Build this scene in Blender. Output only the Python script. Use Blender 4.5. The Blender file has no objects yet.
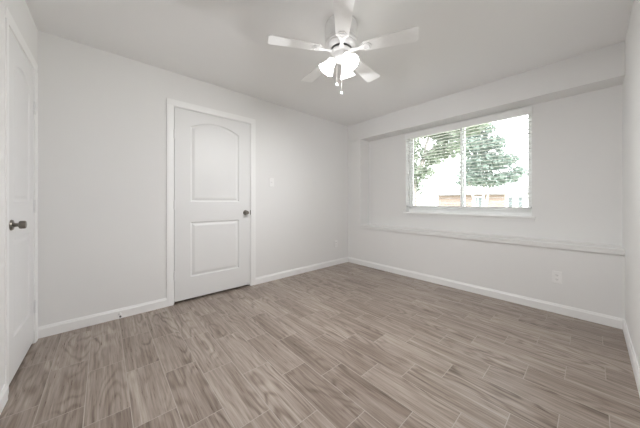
import bpy, bmesh, math, random
from mathutils import Vector, Matrix
PI = math.pi
R = math.radians
sc = bpy.context.scene
COL = sc.collection

# ------------------------------------------------------------------ room numbers (metres)
W, D, H = 3.6425, 3.0838, 2.42          # room: x -W..0, y -D..0
DR, RL = 0.2438, 0.2824                 # depth of the window recess, width of the pier at its north end
ZS, ZL = 2.133, 0.672                   # underside of the soffit, top of the ledge
CAM = Vector((-3.2556, -2.8916, 1.0713)); YAW = 0.7295; F = 241.93; HY = 201.73
FW = Vector((math.sin(YAW), math.cos(YAW), 0)); RT = Vector((math.cos(YAW), -math.sin(YAW), 0))

# ------------------------------------------------------------------ camera
cd = bpy.data.cameras.new('camera'); cam = bpy.data.objects.new('camera', cd); COL.objects.link(cam)
cam.location = CAM; cam.rotation_euler = (PI / 2, 0, -YAW)
cd.sensor_width = 36; cd.lens = F * 36 / 640; cd.shift_y = -(214 - HY) / 640
cd.clip_start = 0.02; cd.clip_end = 400
sc.camera = cam

# ------------------------------------------------------------------ sky, sun, exposure
wd = bpy.data.worlds.new('sky'); sc.world = wd; wd.use_nodes = True
bg = wd.node_tree.nodes['Background']; bg.inputs[0].default_value = (0.97, 0.97, 1.0, 1); bg.inputs[1].default_value = 8.5
sl = bpy.data.lights.new('sun', 'SUN'); sl.energy = 11.0; sl.angle = R(3); sl.color = (1, .95, .88)
so = bpy.data.objects.new('sun', sl); COL.objects.link(so); so.rotation_euler = (R(38), 0, R(-60)); so.location = (-5, -5, 12)
BULB_W = 12.0
SHADE_E = 5.0
sc.view_settings.view_transform = 'Standard'; sc.view_settings.look = 'None'
sc.view_settings.exposure = -0.02; sc.view_settings.gamma = 1.0; sc.view_settings.use_curve_mapping = False
sc.cycles.use_denoising = True
sc.cycles.max_bounces = 14; sc.cycles.diffuse_bounces = 10; sc.cycles.transparent_max_bounces = 24
sc.cycles.sample_clamp_indirect = 6

# ------------------------------------------------------------------ materials
class N:
    """thin wrapper round a node tree"""
    def __init__(s, name):
        s.m = bpy.data.materials.new(name); s.m.use_nodes = True
        s.t = s.m.node_tree; s.b = s.t.nodes['Principled BSDF']; s.out = s.t.nodes['Material Output']
    def n(s, typ, **kw):
        nd = s.t.nodes.new(typ)
        for k, v in kw.items(): setattr(nd, k, v)
        return nd
    def put(s, sock, v):
        if isinstance(v, bpy.types.NodeSocket): s.t.links.new(v, sock)
        else: sock.default_value = v
    def math(s, op, a, b=None, c=None, clamp=False):
        nd = s.n('ShaderNodeMath', operation=op, use_clamp=clamp)
        for i, v in enumerate((a, b, c)):
            if v is not None: s.put(nd.inputs[i], v)
        return nd.outputs[0]
    def comb(s, x, y, z):
        nd = s.n('ShaderNodeCombineXYZ')
        for i, v in enumerate((x, y, z)): s.put(nd.inputs[i], v)
        return nd.outputs[0]
    def xyz(s):
        tc = s.n('ShaderNodeTexCoord'); sp = s.n('ShaderNodeSeparateXYZ'); s.t.links.new(tc.outputs['Object'], sp.inputs[0])
        return sp.outputs, tc.outputs['Object']
    def noise(s, vec, scale, detail=2, rough=.5):
        nd = s.n('ShaderNodeTexNoise'); s.put(nd.inputs['Vector'], vec)
        nd.inputs['Scale'].default_value = scale; nd.inputs['Detail'].default_value = detail; nd.inputs['Roughness'].default_value = rough
        return nd.outputs[0]
    def ramp(s, fac, stops):
        nd = s.n('ShaderNodeValToRGB'); s.put(nd.inputs[0], fac); e = nd.color_ramp.elements
        while len(e) < len(stops): e.new(.5)
        for q, (p, c) in zip(e, stops): q.position = p; q.color = (*c, 1)
        return nd.outputs[0]
    def mix(s, fac, a, b, blend='MIX'):
        nd = s.n('ShaderNodeMix', data_type='RGBA', blend_type=blend)
        s.put(nd.inputs[0], fac)
        for i, v in ((6, a), (7, b)): s.put(nd.inputs[i], v if isinstance(v, bpy.types.NodeSocket) else (*v, 1))
        return nd.outputs[2]
    def bump(s, h, strength, dist):
        nd = s.n('ShaderNodeBump'); nd.inputs['Strength'].default_value = strength; nd.inputs['Distance'].default_value = dist
        s.put(nd.inputs['Height'], h); s.t.links.new(nd.outputs[0], s.b.inputs['Normal'])
    def base(s, c, rough=.5, metal=0.):
        s.put(s.b.inputs['Base Color'], c if isinstance(c, bpy.types.NodeSocket) else (*c, 1))
        s.put(s.b.inputs['Roughness'], rough); s.b.inputs['Metallic'].default_value = metal
        return s

def paint(name, c, rough=.6, tex=.0, scale=180):
    n = N(name); p, v = n.xyz()
    big = n.noise(v, 1.3, 3)
    n.base(n.mix(big, tuple(q * .985 for q in c), tuple(min(1, q * 1.015) for q in c)), rough)
    if tex: n.bump(n.noise(v, scale, 3), tex, .002)
    return n.m

def plain(name, c, rough=.5, metal=0., var=.04, scale=40):
    n = N(name); p, v = n.xyz(); k = n.noise(v, scale, 3)
    n.base(n.mix(k, tuple(q * (1 - var) for q in c), tuple(min(1, q * (1 + var)) for q in c)), rough, metal)
    return n.m

M = {}
M['wall'] = paint('wall_paint', (.80, .797, .79), .75, .25)
M['ceiling'] = paint('ceiling_paint', (.86, .858, .855), .85, .35, 120)
M['trim'] = paint('trim_gloss_paint', (.88, .88, .875), .38)
M['door'] = paint('door_paint', (.79, .79, .787), .42, .08, 300)
M['plate'] = plain('white_plastic_plate', (.88, .875, .87), .35)
M['slot'] = plain('socket_slot_dark', (.05, .05, .05), .6)
M['nickel'] = plain('satin_nickel', (.24, .22, .195), .3, 1., .08, 60)
M['hinge'] = plain('painted_hinge_metal', (.80, .80, .80), .35, .0)
M['fan'] = plain('white_fan_enamel', (.83, .83, .83), .35)
M['blade'] = plain('white_fan_blade_laminate', (.90, .90, .895), .45)
M['gap'] = plain('dark_gap_shade', (.06, .06, .06), .5)  # near-black colour stands in for shade under the fan housing
M['chain'] = plain('brass_chain_metal', (.62, .6, .56), .3, .8)
M['rubber'] = plain('grey_rubber', (.12, .12, .12), .7)
M['vinyl'] = plain('white_window_vinyl', (.93, .94, .94), .35)
M['blind'] = N('white_blind_slat').base((.80, .80, .80), .45).m
M['cord'] = plain('white_cord', (.8, .8, .78), .8)
def translucent(m, c, f):
    t = m.node_tree; b = t.nodes['Principled BSDF']; tr = t.nodes.new('ShaderNodeBsdfTranslucent'); tr.inputs[0].default_value = (*c, 1)
    mx = t.nodes.new('ShaderNodeMixShader'); mx.inputs[0].default_value = f
    t.links.new(b.outputs[0], mx.inputs[1]); t.links.new(tr.outputs[0], mx.inputs[2]); t.links.new(mx.outputs[0], t.nodes['Material Output'].inputs[0])
translucent(M['blind'], (.8, .8, .8), .015)
def glass():
    n = N('window_glass'); t = n.t
    tr = n.n('ShaderNodeBsdfTransparent'); tr.inputs[0].default_value = (.95, .965, .965, 1)
    gl = n.n('ShaderNodeBsdfGlossy'); gl.inputs[1].default_value = .02
    fr = n.n('ShaderNodeFresnel'); fr.inputs[0].default_value = 1.45
    mx = n.n('ShaderNodeMixShader'); t.links.new(fr.outputs[0], mx.inputs[0]); t.links.new(tr.outputs[0], mx.inputs[1]); t.links.new(gl.outputs[0], mx.inputs[2])
    t.links.new(mx.outputs[0], n.out.inputs[0]); return n.m
M['glass'] = glass()
def lit(name, c, e):
    n = N(name); n.base((.9, .9, .88), .4)
    n.b.inputs['Emission Color'].default_value = (*c, 1); n.b.inputs['Emission Strength'].default_value = e; return n.m
M['shade'] = lit('lit_frosted_glass_shade', (1, .99, .98), SHADE_E)
M['bulb'] = lit('lit_bulb', (1, .96, .9), 14)

def floor_mat():
    n = N('wood_look_plank_tile'); (x, y, z), v = n.xyz()
    p, L, x0, y0, g = .1787, .5, -3.508, -.62, .0026
    u = n.math('DIVIDE', n.math('SUBTRACT', x, x0), p)
    ni = n.math('FLOOR', u); fu = n.math('FRACT', u)
    yo = n.math('SUBTRACT', y, n.math('MULTIPLY_ADD', ni, -L / 3, y0))
    w = n.math('DIVIDE', yo, L); mi = n.math('FLOOR', w); fw_ = n.math('FRACT', w)
    du = n.math('MULTIPLY', n.math('MINIMUM', fu, n.math('SUBTRACT', 1., fu)), p)
    dw = n.math('MULTIPLY', n.math('MINIMUM', fw_, n.math('SUBTRACT', 1., fw_)), L)
    edge = n.math('MINIMUM', du, dw)
    grout = n.math('LESS_THAN', edge, g * .68)
    wn = n.n('ShaderNodeTexWhiteNoise', noise_dimensions='2D'); n.put(wn.inputs['Vector'], n.comb(ni, mi, 0.)); rnd = wn.outputs['Value']
    wn2 = n.n('ShaderNodeTexWhiteNoise', noise_dimensions='2D'); n.put(wn2.inputs['Vector'], n.comb(n.math('ADD', ni, 31.7), mi, 0.)); rnd2 = wn2.outputs['Value']
    ox = n.math('MULTIPLY', rnd, 40.); oy = n.math('MULTIPLY', rnd2, 70.)
    X = n.math('ADD', x, ox); Y = n.math('ADD', y, oy)
    # cathedral grain: contour lines of a slow, stretched field
    slow = n.noise(n.comb(n.math('MULTIPLY', X, 5.5), n.math('MULTIPLY', Y, 1.25), rnd), 1., 2, .45)
    ring = n.math('SINE', n.math('MULTIPLY', slow, 80.))
    ring = n.math('MULTIPLY_ADD', ring, .5, .5)
    ring = n.math('POWER', ring, 2.2)
    mask = n.noise(n.comb(n.math('MULTIPLY', X, 7.), n.math('MULTIPLY', Y, 1.6), n.math('ADD', rnd2, 5.)), 1., 1)
    mask = n.math('MULTIPLY', n.math('SUBTRACT', mask, .36), 3.2, clamp=True)
    band = n.noise(n.comb(n.math('MULTIPLY', X, 13.), n.math('MULTIPLY', Y, .8), rnd), 1., 3, .6)
    streak = n.noise(n.comb(n.math('MULTIPLY', X, 75.), n.math('MULTIPLY', Y, 2.2), rnd2), 1., 4, .65)
    fibre = n.noise(n.comb(n.math('MULTIPLY', X, 170.), n.math('MULTIPLY', Y, 8.), rnd2), 1., 3, .6)
    tone = n.math('MULTIPLY_ADD', n.math('SUBTRACT', band, .5), .75, .54)
    tone = n.math('MULTIPLY_ADD', n.math('SUBTRACT', streak, .5), 1.05, tone)
    tone = n.math('MULTIPLY_ADD', n.math('SUBTRACT', fibre, .5), .40, tone)
    tone = n.math('MULTIPLY_ADD', n.math('MULTIPLY', n.math('SUBTRACT', ring, .42), mask), -.33, tone)
    tone = n.math('MULTIPLY_ADD', n.math('SUBTRACT', rnd, .5), .16, tone, clamp=True)
    c = n.ramp(tone, [(.0, (.070, .048, .036)), (.36, (.194, .150, .122)), (.62, (.296, .242, .205)), (1., (.465, .405, .355))])
    c = n.mix(grout, c, (.42, .375, .335))
    rough = n.math('MULTIPLY_ADD', fibre, .16, .22)
    n.base(c, n.math('MAXIMUM', rough, n.math('MULTIPLY', grout, .8)))
    n.b.inputs['Specular IOR Level'].default_value = .45
    h = n.math('MULTIPLY', n.math('DIVIDE', edge, .004), 1., clamp=True)
    n.bump(n.math('MULTIPLY_ADD', fibre, .12, h), .35, .0015)
    return n.m
M['floor'] = floor_mat()

def brick_mat(name, c1, c2, cm):
    n = N(name); (x, y, z), v = n.xyz()
    b = n.n('ShaderNodeTexBrick'); n.put(b.inputs['Vector'], n.comb(y, z, 0.)); b.inputs['Scale'].default_value = 1.
    b.inputs['Color1'].default_value = (*c1, 1); b.inputs['Color2'].default_value = (*c2, 1); b.inputs['Mortar'].default_value = (*cm, 1)
    b.inputs['Mortar Size'].default_value = .012; b.inputs['Brick Width'].default_value = .22; b.inputs['Row Height'].default_value = .075
    n.base(b.outputs[0], .9); return n.m
M['brick'] = brick_mat('orange_brick', (.19, .125, .098), (.23, .16, .128), (.22, .20, .18))
M['shingle'] = plain('pale_roof_shingle', (.17, .168, .168), .95, 0, .12, 8)
M['white_siding'] = plain('white_siding', (.85, .85, .84), .6)
M['dark_glass'] = plain('dark_house_window', (.08, .10, .10), .15)
M['bark'] = plain('grey_brown_bark', (.2, .185, .17), .95, 0, .25, 18)
M['palebark'] = plain('pale_smooth_bark', (.6, .56, .5), .8, 0, .12, 14)
M['lawn'] = plain('dry_lawn', (.33, .34, .24), .95, 0, .2, 3)
M['road'] = plain('pale_concrete_road', (.4, .395, .39), .9, 0, .08, 4)
def leaf(name, c):
    n = N(name); p, v = n.xyz(); k = n.noise(v, 2.2, 3)
    n.base(n.mix(k, tuple(q * .6 for q in c), tuple(q * 1.4 for q in c)), .6)
    translucent(n.m, tuple(min(1, q * 1.5) for q in c), .35); return n.m
M['leaf'] = leaf('green_oak_leaves', (.16, .195, .15))
M['leaf2'] = leaf('blue_green_myrtle_leaves', (.155, .20, .175))

# ------------------------------------------------------------------ mesh helpers
def box(bm, a, b):
    x0, y0, z0 = (min(a[i], b[i]) for i in range(3)); x1, y1, z1 = (max(a[i], b[i]) for i in range(3))
    v = [bm.verts.new(p) for p in ((x0,y0,z0),(x1,y0,z0),(x1,y1,z0),(x0,y1,z0),(x0,y0,z1),(x1,y0,z1),(x1,y1,z1),(x0,y1,z1))]
    for f in ((3,2,1,0),(4,5,6,7),(0,1,5,4),(1,2,6,5),(2,3,7,6),(3,0,4,7)): bm.faces.new([v[i] for i in f])
    return v
def prism(bm, poly, fn, t0, t1):
    """extrude a 2-D polygon; fn(u, v, t) gives the 3-D point"""
    a = [bm.verts.new(fn(u, v, t0)) for u, v in poly]; b = [bm.verts.new(fn(u, v, t1)) for u, v in poly]
    n = len(poly); bm.faces.new(a); bm.faces.new(b[::-1])
    for i in range(n): bm.faces.new((a[i], b[i], b[(i+1) % n], a[(i+1) % n]))
def lathe(bm, prof, seg=32, mat=None, cap=True):
    """profile of (r, z) turned about z"""
    rings = []
    for r, z in prof:
        rings.append([bm.verts.new((r * math.cos(2*PI*i/seg), r * math.sin(2*PI*i/seg), z)) for i in range(seg)])
    fs = []
    for p, q in zip(rings, rings[1:]):
        for i in range(seg): bm.faces.new((p[i], p[(i+1) % seg], q[(i+1) % seg], q[i]))
    if cap:
        bm.faces.new(rings[0][::-1]); bm.faces.new(rings[-1])
    if mat is not None: bmesh.ops.transform(bm, matrix=mat, verts=[v for r in rings for v in r])
    return rings
def tube(bm, pts, rad, seg=10, cap=True):
    pts = [Vector(p) for p in pts]; rings = []
    rads = rad if isinstance(rad, (list, tuple)) else [rad] * len(pts)
    ref = None
    for i, p in enumerate(pts):
        d = (pts[min(i+1, len(pts)-1)] - pts[max(i-1, 0)]).normalized()
        if ref is None or abs(ref.dot(d)) > .97: ref = Vector((0, 0, 1)) if abs(d.z) < .9 else Vector((1, 0, 0))
        a = d.cross(ref).normalized(); b = d.cross(a).normalized(); ref = -d.cross(a).cross(d) if False else ref
        rings.append([bm.verts.new(p + (a * math.cos(2*PI*k/seg) + b * math.sin(2*PI*k/seg)) * rads[i]) for k in range(seg)])
    for p, q in zip(rings, rings[1:]):
        for k in range(seg): bm.faces.new((p[k], p[(k+1) % seg], q[(k+1) % seg], q[k]))
    if cap: bm.faces.new(rings[0][::-1]); bm.faces.new(rings[-1])
def obj(name, bm, mat, parent=None, smooth=False, bevel=0., weld=False):
    if weld: bmesh.ops.remove_doubles(bm, verts=bm.verts, dist=1e-5)
    bmesh.ops.recalc_face_normals(bm, faces=bm.faces)
    me = bpy.data.meshes.new(name); bm.to_mesh(me); bm.free()
    me.materials.append(mat)
    o = bpy.data.objects.new(name, me); COL.objects.link(o)
    if smooth:
        for p in me.polygons: p.use_smooth = True
        es = o.modifiers.new('split', 'EDGE_SPLIT'); es.split_angle = R(42)
    if bevel:
        b = o.modifiers.new('bevel', 'BEVEL'); b.width = bevel; b.segments = 2; b.limit_method = 'ANGLE'
    if parent: o.parent = parent
    return o
def tag(o, label=None, cat=None, group=None, kind=None):
    if label: o['label'] = label
    if cat: o['category'] = cat
    if group: o['group'] = group
    if kind: o['kind'] = kind
    return o
def empty(name, loc, rz=0.):
    o = bpy.data.objects.new(name, None); COL.objects.link(o); o.location = loc; o.rotation_euler = (0, 0, rz); o.empty_display_size = .1
    return o
def NB(): return bmesh.new()
def struct(o, label, cat): return tag(o, label, cat, None, 'structure')

# ------------------------------------------------------------------ room shell
T = .18
b = NB(); box(b, (-W-1.4, -D-.3, -.08), (DR+.2, 1.4, 0)); struct(obj('floor', b, M['floor']), 'wood-look plank tile floor in grey brown with pale grout lines', 'floor')
b = NB(); box(b, (-W-.3, -D-.3, H), (DR+.2, .3, H+.1)); struct(obj('ceiling', b, M['ceiling']), 'plain flat off-white painted ceiling above the fan', 'ceiling')
# door openings (niches, closed behind by unseen boxes added to darken the door gaps)
NX0, NX1, NZ = -2.724, -1.846, 2.075    # wide door in the north wall
WY0, WY1 = -.724, -.078                 # narrow door in the west wall
b = NB()
box(b, (-W-.02, 0, 0), (NX0, T, H)); box(b, (NX1, 0, 0), (DR+.2, T, H)); box(b, (NX0, 0, NZ), (NX1, T, H)); box(b, (NX0-.05, 1.2, -.02), (NX1+.05, 1.24, NZ+.05)); box(b, (NX0-.05, T-.01, -.02), (NX0, 1.2, NZ+.05)); box(b, (NX1, T-.01, -.02), (NX1+.05, 1.2, NZ+.05)); box(b, (NX0, T-.01, NZ), (NX1, 1.2, NZ+.05))
struct(obj('wall_north', b, M['wall']), 'light grey painted wall around the wide closed white door', 'wall')
b = NB()
box(b, (-W-T, -D-.1, 0), (-W, WY0, H)); box(b, (-W-T, WY1, 0), (-W, T, H)); box(b, (-W-T, WY0, NZ), (-W, WY1, H)); box(b, (-W-1.24, WY0-.05, -.02), (-W-1.2, WY1+.05, NZ+.05)); box(b, (-W-1.2, WY0-.05, -.02), (-W-T+.01, WY0, NZ+.05)); box(b, (-W-1.2, WY1, -.02), (-W-T+.01, WY1+.05, NZ+.05)); box(b, (-W-1.2, WY0, NZ), (-W-T+.01, WY1, NZ+.05))
struct(obj('wall_west', b, M['wall']), 'light grey wall with narrow white door at the left edge', 'wall')
b = NB(); box(b, (-W-T, -D-T, 0), (DR+.2, -D, H)); struct(obj('wall_south', b, M['wall']), 'plain light grey wall along the right edge of the room', 'wall')
OY0, OY1, OZ0, OZ1 = -2.463, -.978, .895, 2.112    # window opening
b = NB()
box(b, (0, -D, 0), (DR, 0, ZL-.025)); box(b, (0, -D, ZS), (DR, 0, H)); box(b, (0, -RL, ZL-.03), (DR, 0, ZS+.01))
X1 = DR + T
box(b, (DR, -D-.1, 0), (X1, OY0, H)); box(b, (DR, OY1, 0), (X1, .1, H)); box(b, (DR, OY0, 0), (X1, OY1, OZ0)); box(b, (DR, OY0, OZ1), (X1, OY1, H))
struct(obj('wall_east', b, M['wall']), 'light grey window wall with a wide recess under a boxed soffit', 'wall')
# ledge at the foot of the recess
b = NB(); box(b, (-.020, -D, ZL-.02), (DR, -RL, ZL)); box(b, (-.017, -D, ZL-.050), (0, -RL, ZL-.02))
struct(obj('trim_1', b, M['wall'], bevel=.003), 'painted ledge board along the foot of the window recess', 'ledge')

# baseboards: a small stepped profile
def baseboard(name, segs, label):
    bm = NB(); h, t = .088, .013
    prof = [(0, 0), (t, 0), (t, h*.78), (t*.7, h*.86), (t*.45, h), (0, h)]
    for ax, wall, sgn, a, c in segs:
        if ax == 'x': prism(bm, prof, lambda u, v, q: (q, wall + sgn*u, v), a, c)
        else: prism(bm, prof, lambda u, v, q: (wall + sgn*u, q, v), a, c)
    return struct(obj(name, bm, M['trim']), label, 'baseboard')
baseboard('baseboard_north', [('x', 0, -1, -W+.0, -2.772), ('x', 0, -1, -1.798, 0)], 'white baseboard either side of the wide door')
baseboard('baseboard_east', [('y', 0, -1, -D, -.0)], 'white baseboard running below the window')
baseboard('baseboard_south', [('x', -D, 1, -W, 0)], 'white baseboard along the right edge wall')
baseboard('baseboard_west', [('y', -W, 1, -D, WY0-.067)], 'white baseboard beside the narrow door at left')

# ------------------------------------------------------------------ doors
def offset(poly, d):
    n = len(poly); out = []
    for i in range(n):
        p0, p1, p2 = Vector(poly[i-1]), Vector(poly[i]), Vector(poly[(i+1) % n])
        e1 = (p1-p0).normalized(); e2 = (p2-p1).normalized()
        n1 = Vector((-e1.y, e1.x)); n2 = Vector((-e2.y, e2.x)); m = (n1+n2).normalized()
        out.append(tuple(p1 + m * (d / max(.3, m.dot(n1)))))
    return out
def door_slab(w, h, th, panels):
    """local: u across 0..w, v up 0..h, front face at depth 0, depth grows away from the room"""
    bm = NB()
    P = lambda u, v, q: bm.verts.new((u, q, v))
    edges = []
    outer = [(0, 0), (w, 0), (w, h), (0, h)]
    ov = [P(u, v, 0) for u, v in outer]
    for i in range(4): edges.append(bm.edges.new((ov[i], ov[(i+1) % 4])))
    for poly in panels:
        loops = []
        for ins, dep in ((0, 0), (.006, .006), (.013, .009), (.019, .009), (.04, .003), (.046, .0025)):
            loops.append([P(u, v, dep) for u, v in offset(poly, ins)])
        n = len(poly)
        for i in range(n): edges.append(bm.edges.new((loops[0][i], loops[0][(i+1) % n])))
        for a, c in zip(loops, loops[1:]):
            for i in range(n): bm.faces.new((a[i], a[(i+1) % n], c[(i+1) % n], c[i]))
        bm.faces.new(loops[-1])
    bmesh.ops.triangle_fill(bm, use_beauty=True, edges=edges)
    bv = [P(u, v, th) for u, v in outer]; bm.faces.new(bv[::-1])
    for i in range(4): bm.faces.new((ov[i], bv[i], bv[(i+1) % 4], ov[(i+1) % 4]))
    return bm
def arch_panel(u0, u1, v0, v1, rise):
    pts = [(u0, v0), (u1, v0), (u1, v1)]
    n = 14
    if rise:
        for i in range(1, n):
            t = i / n; s = abs(2*t - 1)
            pts.append((u1 + (u0-u1)*t, v1 + rise * (1 - s*s)))
    pts.append((u0, v1)); return pts
def knob_mesh(parent, u, v, side):
    """door knob turned about the axis into the room (-y local)"""
    rot = Matrix.Translation((u, 0, v)) @ Matrix.Rotation(PI/2, 4, 'X')
    k = NB(); lathe(k, [(.0005, -.002), (.031, -.002), (.032, .003), (.028, .009), (.014, .011)], 28, rot)
    root = obj('knob_rose', k, M['nickel'], parent, True)
    k = NB(); lathe(k, [(.0115, .008), (.0105, .026), (.013, .031)], 24, rot); obj('knob_neck', k, M['nickel'], root, True)
    k = NB(); lathe(k, [(.013, .029), (.0215, .032), (.0240, .037), (.0235, .052), (.021, .057), (.011, .0595), (.001, .060)], 28, rot); obj('knob', k, M['nickel'], root, True)
    return root
def make_door(name, loc, rz, w, h, panels, hinge_left, knob_v, label, hinges, latch=True):
    """local x runs along the wall, -y into the room"""
    t = struct(empty(name, loc, rz), label, 'door')
    gap = .024
    s = obj('door_slab', door_slab(w, h, .035, panels), M['door'], t); s.location = (0, 0, gap)
    jt = .018                                            # jamb and stop
    z1 = gap + h + .004
    b = NB()
    box(b, (-.004-jt, 0, 0), (-.004, .1, z1+jt)); box(b, (w+.004, 0, 0), (w+.004+jt, .1, z1+jt)); box(b, (-.004, 0, z1), (w+.004, .1, z1+jt))
    box(b, (-.004, .036, 0), (.008, .07, z1)); box(b, (w-.008, .036, 0), (w+.004, .07, z1)); box(b, (-.004, .036, z1-.012), (w+.004, .07, z1))
    obj('door_jamb', b, M['trim'], t)
    # casing: thicker outer edge, thin inner edge, mitred by overlap of the head
    cw, rv = .062, .006
    prof = [(0, 0), (0, .007), (cw*.25, .009), (cw*.72, .012), (cw, .012), (cw, 0)]
    b = NB(); i0, i1, iz = -rv-.004, w+rv+.004, z1+rv
    prism(b, prof, lambda u, q, z: (i0-u, -q, z), 0, iz); prism(b, prof, lambda u, q, z: (i1+u, -q, z), 0, iz)
    prism(b, prof, lambda u, q, x: (x, -q, iz+u), i0-cw, i1+cw)
    obj('door_casing', b, M['trim'], t)
    hx = -.002 if hinge_left else w + .002
    for hz in hinges:
        k = NB(); tube(k, [(hx, -.006, hz-.045), (hx, -.006, hz+.045)], .0065, 12)
        for q in (-.048, .045): tube(k, [(hx, -.006, hz+q), (hx, -.006, hz+q+.004)], .0045, 12)
        sgn = 1 if hinge_left else -1
        box(k, (hx, -.0008, hz-.044), (hx + sgn*.012, .001, hz+.044))
        obj('hinge', k, M['hinge'], t)
    ku = w - .06 if hinge_left else .06
    knob_mesh(t, ku, knob_v, 1)
    if latch:
        lx = w + .004 if hinge_left else -.004
        k = NB(); box(k, (lx-.001, -.0025, knob_v-.028), (lx+.010, .02, knob_v+.028)); o = obj('strike_plate', k, M['nickel'], t)
    return t
w1, h1 = .838, 2.036
pan = [arch_panel(.152, .694, 1.046, 1.862, .078), arch_panel(.152, .694, .232, .826, 0)]
make_door('door_1', (-2.705, 0, 0), 0, w1, h1, pan, True, .935, 'wide white two-panel arched door with knob on its right, closed', (1.777, 1.037, .297))
w2 = .61
pan2 = [arch_panel(.112, w2-.112, 1.046, 1.84, .07), arch_panel(.112, w2-.112, .232, .826, 0)]
make_door('door_2', (-W-.006, WY1-.018-w2, 0), PI/2, w2, h1, pan2, False, .935, 'narrow white panel door at left edge with bright nickel knob', (1.777, 1.037, .28))

# the west wall stands a little out of square: swing it and what is fixed to it about the north corner
SWING = Matrix.Translation((-W, 0, 0)) @ Matrix.Rotation(R(-.85), 4, 'Z') @ Matrix.Translation((W, 0, 0))
for q in ('wall_west', 'baseboard_west', 'door_2'):
    o = bpy.data.objects[q]
    o.matrix_world = SWING @ (Matrix.Translation(o.location) @ o.rotation_euler.to_matrix().to_4x4())
# ------------------------------------------------------------------ window
XF = DR + .10                          # room-side face of the window frame
win = struct(empty('window_1', (DR, (OY0+OY1)/2, OZ0)), 'white vinyl slider window of two panes over a painted stool', 'window')
def wobj(name, bm, mat, bevel=0., parent=None):
    bmesh.ops.translate(bm, vec=-Vector((DR, (OY0+OY1)/2, OZ0)), verts=bm.verts); return obj(name, bm, mat, parent or win, bevel=bevel)
b = NB(); fx1 = XF + .07; fwid = .022
box(b, (XF, OY0, OZ0), (fx1, OY0+fwid, OZ1)); box(b, (XF, OY1-fwid, OZ0), (fx1, OY1, OZ1)); box(b, (XF, OY0+fwid, OZ0), (fx1, OY1-fwid, OZ0+.08)); box(b, (XF, OY0+fwid, OZ1-fwid), (fx1, OY1-fwid, OZ1))
wobj('window_frame', b, M['vinyl'], .002)
YM = -1.735                             # meeting stile
def sash(x, y0, y1, nm):
    s = .024; z0, z1 = OZ0+.08, OZ1-fwid
    bm = NB(); box(bm, (x, y0, z0), (x+.028, y0+s, z1)); box(bm, (x, y1-s, z0), (x+.028, y1, z1)); box(bm, (x, y0+s, z0), (x+.028, y1-s, z0+s)); box(bm, (x, y0+s, z1-s), (x+.028, y1-s, z1))
    f = wobj('sash', bm, M['vinyl'], .0015)
    g = NB(); box(g, (x+.012, y0+s-.003, z0+s-.003), (x+.016, y1-s+.003, z1-s+.003)); wobj('glass_pane', g, M['glass'], 0, f)
    return f
sash(XF+.034, YM-.022, OY1-fwid, 'a'); sash(XF+.004, OY0+fwid, YM+.022, 'b')
b = NB(); box(b, (DR-.032, OY0-.028, OZ0-.004), (XF+.005, OY1+.03, OZ0+.016)); st = wobj('window_stool', b, M['trim'], .004)
b = NB(); box(b, (DR-.012, OY0-.02, OZ0-.045), (DR, OY1+.02, OZ0-.004)); wobj('stool_apron', b, M['wall'], .002)

# ------------------------------------------------------------------ blind
XB = DR + .031
bl = empty('window_blind', (XB, (OY0+OY1)/2, 1.0))
tag(bl, 'white horizontal slat blind hanging open across the window', 'blind')
def bobj(name, bm, mat, bevel=0., smooth=False, parent=None):
    bmesh.ops.translate(bm, vec=-Vector((XB, (OY0+OY1)/2, 1.0)), verts=bm.verts); return obj(name, bm, mat, parent or bl, smooth, bevel)
BY0, BY1 = OY0+.008, OY1-.008
zb0, zb1, ns = 1.012, 2.045, 24
for i in range(ns):
    zc = zb0 + .022 + i * (zb1 - zb0 - .022) / ns
    bm = NB(); tilt = R(2); hw = .025; pr = []
    for k in range(7):
        q = -1 + k/3.; pr.append((hw*q*math.cos(tilt), zc + hw*q*math.sin(tilt) + .0028*(1-q*q)))
    prof = pr + [(u, v-.0022) for u, v in pr[::-1]]
    prism(bm, prof, lambda u, v, t: (XB+u, t, v), BY0, BY1); bobj('slat', bm, M['blind'])
b = NB(); box(b, (XB-.026, BY0, zb0-.017), (XB+.026, BY1, zb0)); bobj('bottom_rail', b, M['blind'], .003)
b = NB(); box(b, (XB-.027, BY0, 2.06), (XB+.025, BY1, 2.108)); bobj('head_rail', b, M['blind'], .002)
VX = DR - .016
b = NB(); box(b, (VX-.012, OY0-.004, 2.032), (VX-.002, OY1+.004, 2.108)); box(b, (VX-.015, OY0-.004, 2.098), (VX-.002, OY1+.004, 2.108)); box(b, (VX-.002, OY0-.004, 2.032), (DR-.001, OY0+.006, 2.108)); box(b, (VX-.002, OY1-.006, 2.032), (DR-.001, OY1+.004, 2.108))
bobj('valance', b, M['trim'], .002)
for yc in (OY1-.16, YM+.12, YM-.25, OY0+.16):
    b = NB()
    for dx in (-.027, .027): tube(b, [(XB+dx, yc, zb0-.01), (XB+dx, yc, 2.07)], .0008, 5)
    for i in range(ns):
        zc = zb0 + .018 + i * (zb1 - zb0 - .022) / ns
        tube(b, [(XB-.027, yc, zc), (XB+.027, yc, zc)], .0005, 4)
    bobj('ladder_cord', b, M['cord'])
b = NB(); tube(b, [(XB-.036, OY1-.085, 2.05), (XB-.038, OY1-.085, 1.35)], .004, 8); bobj('tilt_wand', b, M['glass'])

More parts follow.
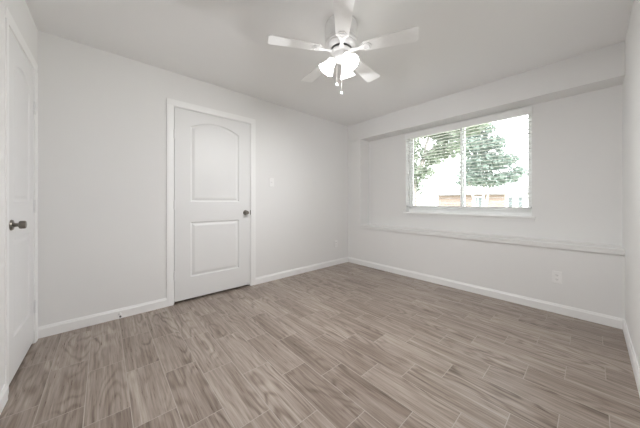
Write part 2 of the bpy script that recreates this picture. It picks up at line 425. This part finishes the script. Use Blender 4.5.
# ------------------------------------------------------------------ ceiling fan
FC = Vector((-1.909, -1.629, H))
fan = tag(empty('ceiling_fan', FC), 'white five-blade ceiling fan with three lit frosted shades', 'ceiling fan')
b = NB()
lathe(b, [(.085, 0), (.112, 0), (.118, -.012), (.122, -.03), (.122, -.105), (.119, -.112), (.123, -.118), (.123, -.128), (.117, -.134), (.121, -.140), (.119, -.152), (.109, -.158), (.112, -.166), (.104, -.180), (.090, -.190), (.06, -.192)], 48)
obj('motor_housing', b, M['fan'], fan, True)
b = NB(); lathe(b, [(.05, -.188), (.078, -.190), (.078, -.203), (.05, -.205)], 40); obj('bearing_gap_shade', b, M['gap'], fan, True)  # solid dark ring, painted shade of the gap between housing and fitter
b = NB(); lathe(b, [(.03, -.200), (.074, -.204), (.076, -.212), (.070, -.220), (.060, -.226), (.058, -.262), (.050, -.275), (.030, -.286), (.012, -.292), (.001, -.293)], 36)
fit = obj('light_fitter', b, M['fan'], fan, True)
def outline_blade():
    r0, r1, w0, w1 = .165, .545, .047, .066
    pts = [(r0, -w0*.75), (r0+.012, -w0*.96)]
    pts += [(r1-.022, -w1)] + [(r1-.022+.022*math.sin(a), -w1+.022*(1-math.cos(a))) for a in (R(30), R(60), R(90))]
    q = [(u, -v) for u, v in pts[::-1]]
    return pts + q + [(r0-.006, w0*.35), (r0-.006, -w0*.35)]
ZB = -.207
for k in range(5):
    ang = R(225 + 72*k)
    tilt = Matrix.Rotation(R(-8.5), 4, 'X')
    rot = Matrix.Rotation(ang, 4, 'Z')
    bm = NB(); prism(bm, outline_blade(), lambda u, v, t: (u, v, t), -.003, .003)
    bmesh.ops.transform(bm, matrix=rot @ Matrix.Translation((0, 0, ZB)) @ tilt, verts=bm.verts)
    bld = obj('blade', bm, M['blade'], fan, False, .0015)
    # bracket: flat arm from the hub widening to an oval medallion under the blade
    bm = NB()
    arm = [(.07, -.020), (.10, -.013), (.135, -.012), (.155, -.022)]
    for i in range(0, 13):
        a = -R(120) + R(240)*i/12
        arm.append((.192+.036*math.cos(a), .034*math.sin(a)))
    arm += [(.155, .022), (.135, .012), (.10, .013), (.07, .020)]
    prism(bm, arm, lambda u, v, t: (u, v, t - .016*max(0, (.12-u)/.05)*0), -.009, -.0035)
    ringp = [(.192 + .022*math.cos(2*PI*i/16), .021*math.sin(2*PI*i/16), -.010) for i in range(17)]
    tube(bm, ringp, .003, 6, False)
    for sx, sy in ((.178, .012), (.178, -.012), (.209, 0)):
        lathe(bm, [(.005, -.009), (.0045, -.0115), (.001, -.0122)], 10, Matrix.Translation((sx, sy, 0)))
    bmesh.ops.transform(bm, matrix=rot @ Matrix.Translation((0, 0, ZB)) @ tilt, verts=bm.verts)
    obj('blade_bracket', bm, M['fan'], bld)
TILT = R(34)
for k, a in enumerate((138, 258, 18)):
    m = Matrix.Rotation(R(a), 4, 'Z') @ Matrix.Translation((.048, 0, -.247)) @ Matrix.Rotation(-TILT, 4, 'Y')
    bm = NB(); lathe(bm, [(.016, .012), (.017, -.012), (.026, -.016), (.028, -.034), (.024, -.038)], 24, m)
    sk = obj('lamp_socket', bm, M['fan'], fan, True)
    pr = [(.024, -.028), (.030, -.036), (.033, -.050), (.037, -.070), (.044, -.090), (.054, -.110), (.062, -.124)]
    inner = [(r-.003, z) for r, z in pr[::-1]]
    bm = NB(); rg = lathe(bm, pr + inner, 32, m, False)
    sh = obj('lamp_shade', bm, M['shade'], fan, True); sh['label'] = 'glowing white frosted glass bell shade'
    bm = NB(); lathe(bm, [(.001, -.034), (.012, -.036), (.013, -.044), (.021, -.056), (.024, -.066), (.021, -.077), (.012, -.084), (.001, -.086)], 20, m)
    obj('bulb', bm, M['bulb'], sh, True)
    L = bpy.data.lights.new('fan_bulb_light', 'AREA'); L.shape = 'DISK'; L.size = .10; L.energy = BULB_W; L.color = (.985, .99, 1.0)
    lo = bpy.data.objects.new('fan_bulb_light', L); COL.objects.link(lo); lo.parent = fan
    lo.matrix_local = m @ Matrix.Translation((0, 0, -.116))
for px, zt, depth in ((-.036, -.468, -.035), (-.003, -.538, -.045)):
    p = RT*px + FW*depth
    b = NB(); n = int((zt+.27)/-.006)
    tube(b, [(p.x, p.y, -.262), (p.x, p.y, zt)], .0011, 6)
    ch = obj('pull_chain', b, M['chain'], fan)
    b = NB(); lathe(b, [(.001, .012), (.004, .010), (.0085, .004), (.0100, -.003), (.0075, -.010), (.001, -.012)], 16, Matrix.Translation((p.x, p.y, zt-.008)))
    obj('chain_pull', b, M['fan'], ch, True)

# ------------------------------------------------------------------ wall plates
def wall_plate(root):
    bm = NB(); box(bm, (-.035, -.006, -.0575), (.035, 0, .0575)); obj('cover_plate', bm, M['plate'], root, bevel=.003)
def screw(root, x, z):
    bm = NB(); lathe(bm, [(.0035, 0), (.0032, .0012), (.001, .0016)], 10, Matrix.Translation((x, -.006, z)) @ Matrix.Rotation(PI/2, 4, 'X')); obj('screw', bm, M['plate'], root)
def outlet(loc, rz, label):
    t = tag(empty('wall_outlet', loc, rz), label, 'outlet', 'electrical outlets on the walls'); wall_plate(t)
    for s in (-1, 1):
        bm = NB(); prism(bm, [(.0165*math.cos(a), .0145*max(-.82, min(.82, math.sin(a)))) for a in [2*PI*i/20 for i in range(20)]], lambda u, v, q: (u, q, v + s*.0195), -.0085, -.005)
        r = obj('receptacle', bm, M['plate'], t)
        bm = NB()
        for u in (-.0063, .0063): box(bm, (u-.0011, -.0089, s*.0195-.002), (u+.0011, -.0083, s*.0195+.006))
        lathe(bm, [(.0024, .0083), (.0024, .0089)], 10, Matrix.Translation((0, 0, s*.0195-.007)) @ Matrix.Rotation(PI/2, 4, 'X'))
        obj('socket_slots', bm, M['slot'], r)
    screw(t, 0, 0); return t
outlet((0, -2.676, .345), -PI/2, 'white duplex outlet low on the wall under the window')
outlet((-.31, 0, .357), 0, 'small white outlet low on door wall near the room corner')
t = tag(empty('light_switch', (-1.555, 0, 1.335)), 'white toggle light switch on the wall beside the door knob', 'light switch'); wall_plate(t)
bm = NB(); prism(bm, [(-.011, .0), (-.006, .006), (.004, .0075), (.011, .0)], lambda u, v, q: (q, -.006-v*1.3, u), -.005, .005); obj('toggle', bm, M['plate'], t)
screw(t, 0, .03); screw(t, 0, -.03)
# door stop on the baseboard
t = tag(empty('door_stop', (-3.144, -.013, .042)), 'small spring door stop with dark tip on the baseboard', 'door stop')
rx = Matrix.Rotation(PI/2, 4, 'X')
bm = NB(); lathe(bm, [(.011, 0), (.011, .002), (.006, .008), (.001, .0085)], 16, rx); obj('mount', bm, M['hinge'], t, True)
bm = NB(); tube(bm, [(.0048*math.cos(i*.9), -.006-i*.00065, .0048*math.sin(i*.9)) for i in range(90)], .0009, 5); obj('spring', bm, M['hinge'], t)
bm = NB(); lathe(bm, [(.0055, .062), (.0075, .064), (.0075, .074), (.005, .077), (.001, .0775)], 16, rx); obj('tip', bm, M['rubber'], t, True)

# ------------------------------------------------------------------ outside
GZ = -.42
def at(px, py, z): return CAM + z * (FW + RT * ((px-320)/F) + Vector((0, 0, 1)) * ((HY-py)/F))
b = NB(); box(b, (DR+T+.3, -90, GZ-.2), (90, 60, GZ)); struct(obj('lawn', b, M['lawn']), 'sunlit front lawn outside the window', 'lawn')
b = NB(); box(b, (15, -90, GZ), (23, 60, GZ+.02)); struct(obj('road', b, M['road']), 'pale street beyond the lawn outside the window', 'road')

def branch(bm, p, q, r0, r1, rnd, n=5, wob=.06):
    pts = []
    for i in range(n+1):
        t = i/n; v = Vector(p).lerp(Vector(q), t)
        if 0 < i < n: v += Vector((rnd.uniform(-1, 1), rnd.uniform(-1, 1), rnd.uniform(-.5, .5))) * wob * (Vector(q)-Vector(p)).length
        pts.append(v)
    tube(bm, pts, [r0 + (r1-r0)*i/n for i in range(n+1)], 8); return pts
def leaves(bm, c, rad, n, size, rnd):
    for _ in range(n):
        d = Vector((rnd.gauss(0, 1), rnd.gauss(0, 1), rnd.gauss(0, 1))).normalized() * (rnd.random() ** .45)
        p = Vector(c) + Vector((d.x*rad[0], d.y*rad[1], d.z*rad[2]))
        m = Matrix.Rotation(rnd.uniform(0, 2*PI), 3, 'Z') @ Matrix.Rotation(rnd.uniform(-1.1, 1.1), 3, 'X') @ Matrix.Rotation(rnd.uniform(0, 6), 3, 'Y')
        s = size * rnd.uniform(.7, 1.4)
        bm.faces.new([bm.verts.new(p + m @ Vector(q)) for q in ((-s, 0, 0), (0, -s*.45, .02*s), (s, 0, 0), (0, s*.45, -.02*s))])
def tree(name, base, stems, clumps, bark, lf, leaf_size, dens, seed, label):
    rnd = random.Random(seed); base = Vector(base)
    t = tag(empty(name, base), label, 'tree')
    bm = NB()
    for pts, r0, r1 in stems:
        for a, c, ra, rb in [(pts[i], pts[i+1], r0+(r1-r0)*i/(len(pts)-1), r0+(r1-r0)*(i+1)/(len(pts)-1)) for i in range(len(pts)-1)]:
            branch(bm, Vector(a)-base, Vector(c)-base, ra, rb, rnd, 4, .03)
    obj('trunk', bm, bark, t, True)
    bm = NB()
    for c, rad in clumps:
        leaves(bm, Vector(c)-base, rad, int(dens*rad[0]*rad[1]*rad[2]**.5), leaf_size, rnd)
    obj('crown', bm, lf, t)
    return t
# broad tree close to the window at the left
Z = 9.
g = lambda px, py, z=Z: at(px, py, z)
bs = at(413, 201, Z); bs.z = GZ
fork = g(414, 178)
tree('shade_tree', bs, [((bs, fork), .16, .12), ((fork, g(424, 158), g(440, 142), g(462, 128)), .10, .03), ((fork, g(412, 150), g(405, 118)), .09, .03), ((g(424, 158), g(430, 132), g(434, 100)), .06, .02), ((g(440, 142), g(455, 150)), .03, .015)],
     [(g(410, 176), (.5, .5, .5)), (g(416, 188), (.25, .25, .35)), (g(426, 172), (.3, .3, .3)), (g(432, 158), (.45, .45, .3)), (g(448, 148), (.6, .6, .38)), (g(412, 150), (.45, .4, .6)), (g(424, 128), (.8, .8, .35)), (g(448, 132), (.7, .7, .35)), (g(466, 126), (.7, .7, .35)), (g(405, 110), (1., 1., .8)), (g(440, 106), (1.2, 1.2, .6)), (g(398, 160), (.5, .5, 1.2))],
     M['bark'], M['leaf'], .085, 3400, 5, 'broad green shade tree leaning across the left window pane')
# pale multi-stem tree in the right pane
Z = 13.
g = lambda px, py, z=Z: at(px, py, z)
b0 = at(479, 205, Z); b0.z = GZ
st = [((b0 + RT*-.12, g(474, 200), g(471, 188), g(466, 170)), .075, .03), ((b0, g(483, 202), g(484, 186), g(490, 160)), .075, .03), ((b0 + RT*.1, g(487, 200), g(489, 188), g(504, 165)), .07, .025), ((g(484, 186), g(479, 150), g(476, 130)), .05, .02)]
cl = [(g(470, 178), (.75, .75, .5)), (g(488, 180), (.9, .9, .42)), (g(505, 178), (.7, .7, .35)), (g(478, 164), (.9, .9, .6)), (g(494, 162), (.9, .9, .55)), (g(470, 146), (.8, .8, .6)), (g(488, 146), (.8, .8, .55)), (g(478, 130), (.8, .8, .45)), (g(468, 120), (.7, .7, .5)), (g(518, 172), (.5, .5, .3)), (g(508, 160), (.5, .5, .3)), (g(496, 140), (.4, .4, .3))]
tree('multi_stem_tree', b0, st, cl, M['palebark'], M['leaf2'], .105, 1600, 8, 'blue-green tree with pale multiple stems in the right window pane')

# brick house across the street
HX = 33.
def hy_at(px):
    r = FW + RT * ((px-320)/F); return CAM.y + (HX - CAM.x) / r.x * r.y
y_l, y_m, y_r = hy_at(438), hy_at(505), hy_at(560)
house = tag(empty('brick_house', (HX, (y_l+y_m)/2, GZ)), 'low orange brick house with pale roof across the street', 'house')
def hobj(name, bm, mat, parent=house):
    bmesh.ops.translate(bm, vec=-Vector((HX, (y_l+y_m)/2, GZ)), verts=bm.verts); return obj(name, bm, mat, parent)
EZ = 2.02
b = NB(); box(b, (HX, y_m, GZ), (HX+8, y_l, EZ)); hobj('brick_wall', b, M['brick'])
b = NB(); box(b, (HX-.02, y_r, GZ), (HX+8, y_m, EZ)); hobj('porch_wall', b, M['white_siding'])
b = NB(); prism(b, [(-.5, EZ-.08), (-.5, EZ+.1), (4, EZ+1.0), (8.5, EZ+.1), (8.5, EZ-.08)], lambda u, v, q: (HX+u, q, v), y_r-.5, y_l+.5); hobj('roof', b, M['shingle'])
def hwin(p0, p1, z0, z1, n, off=0):
    a, c = hy_at(p0), hy_at(p1); bm = NB(); f = .09
    box(bm, (HX-.05-off, c, z0), (HX+.01, a, z0+f)); box(bm, (HX-.05-off, c, z1-f), (HX+.01, a, z1))
    for i in range(n+1):
        yy = a + (c-a)*i/n; box(bm, (HX-.05-off, yy-.05, z0), (HX+.01, yy+.05, z1))
    w = hobj('house_window', bm, M['white_siding'])
    bm = NB(); box(bm, (HX-.03-off, c, z0), (HX-.022-off, a, z1)); hobj('house_pane', bm, M['dark_glass'], w)
hwin(473, 483, .25, 1.75, 2); hwin(508, 513, .2, 1.75, 1, .02); hwin(518, 523, .2, 1.75, 1, .02)
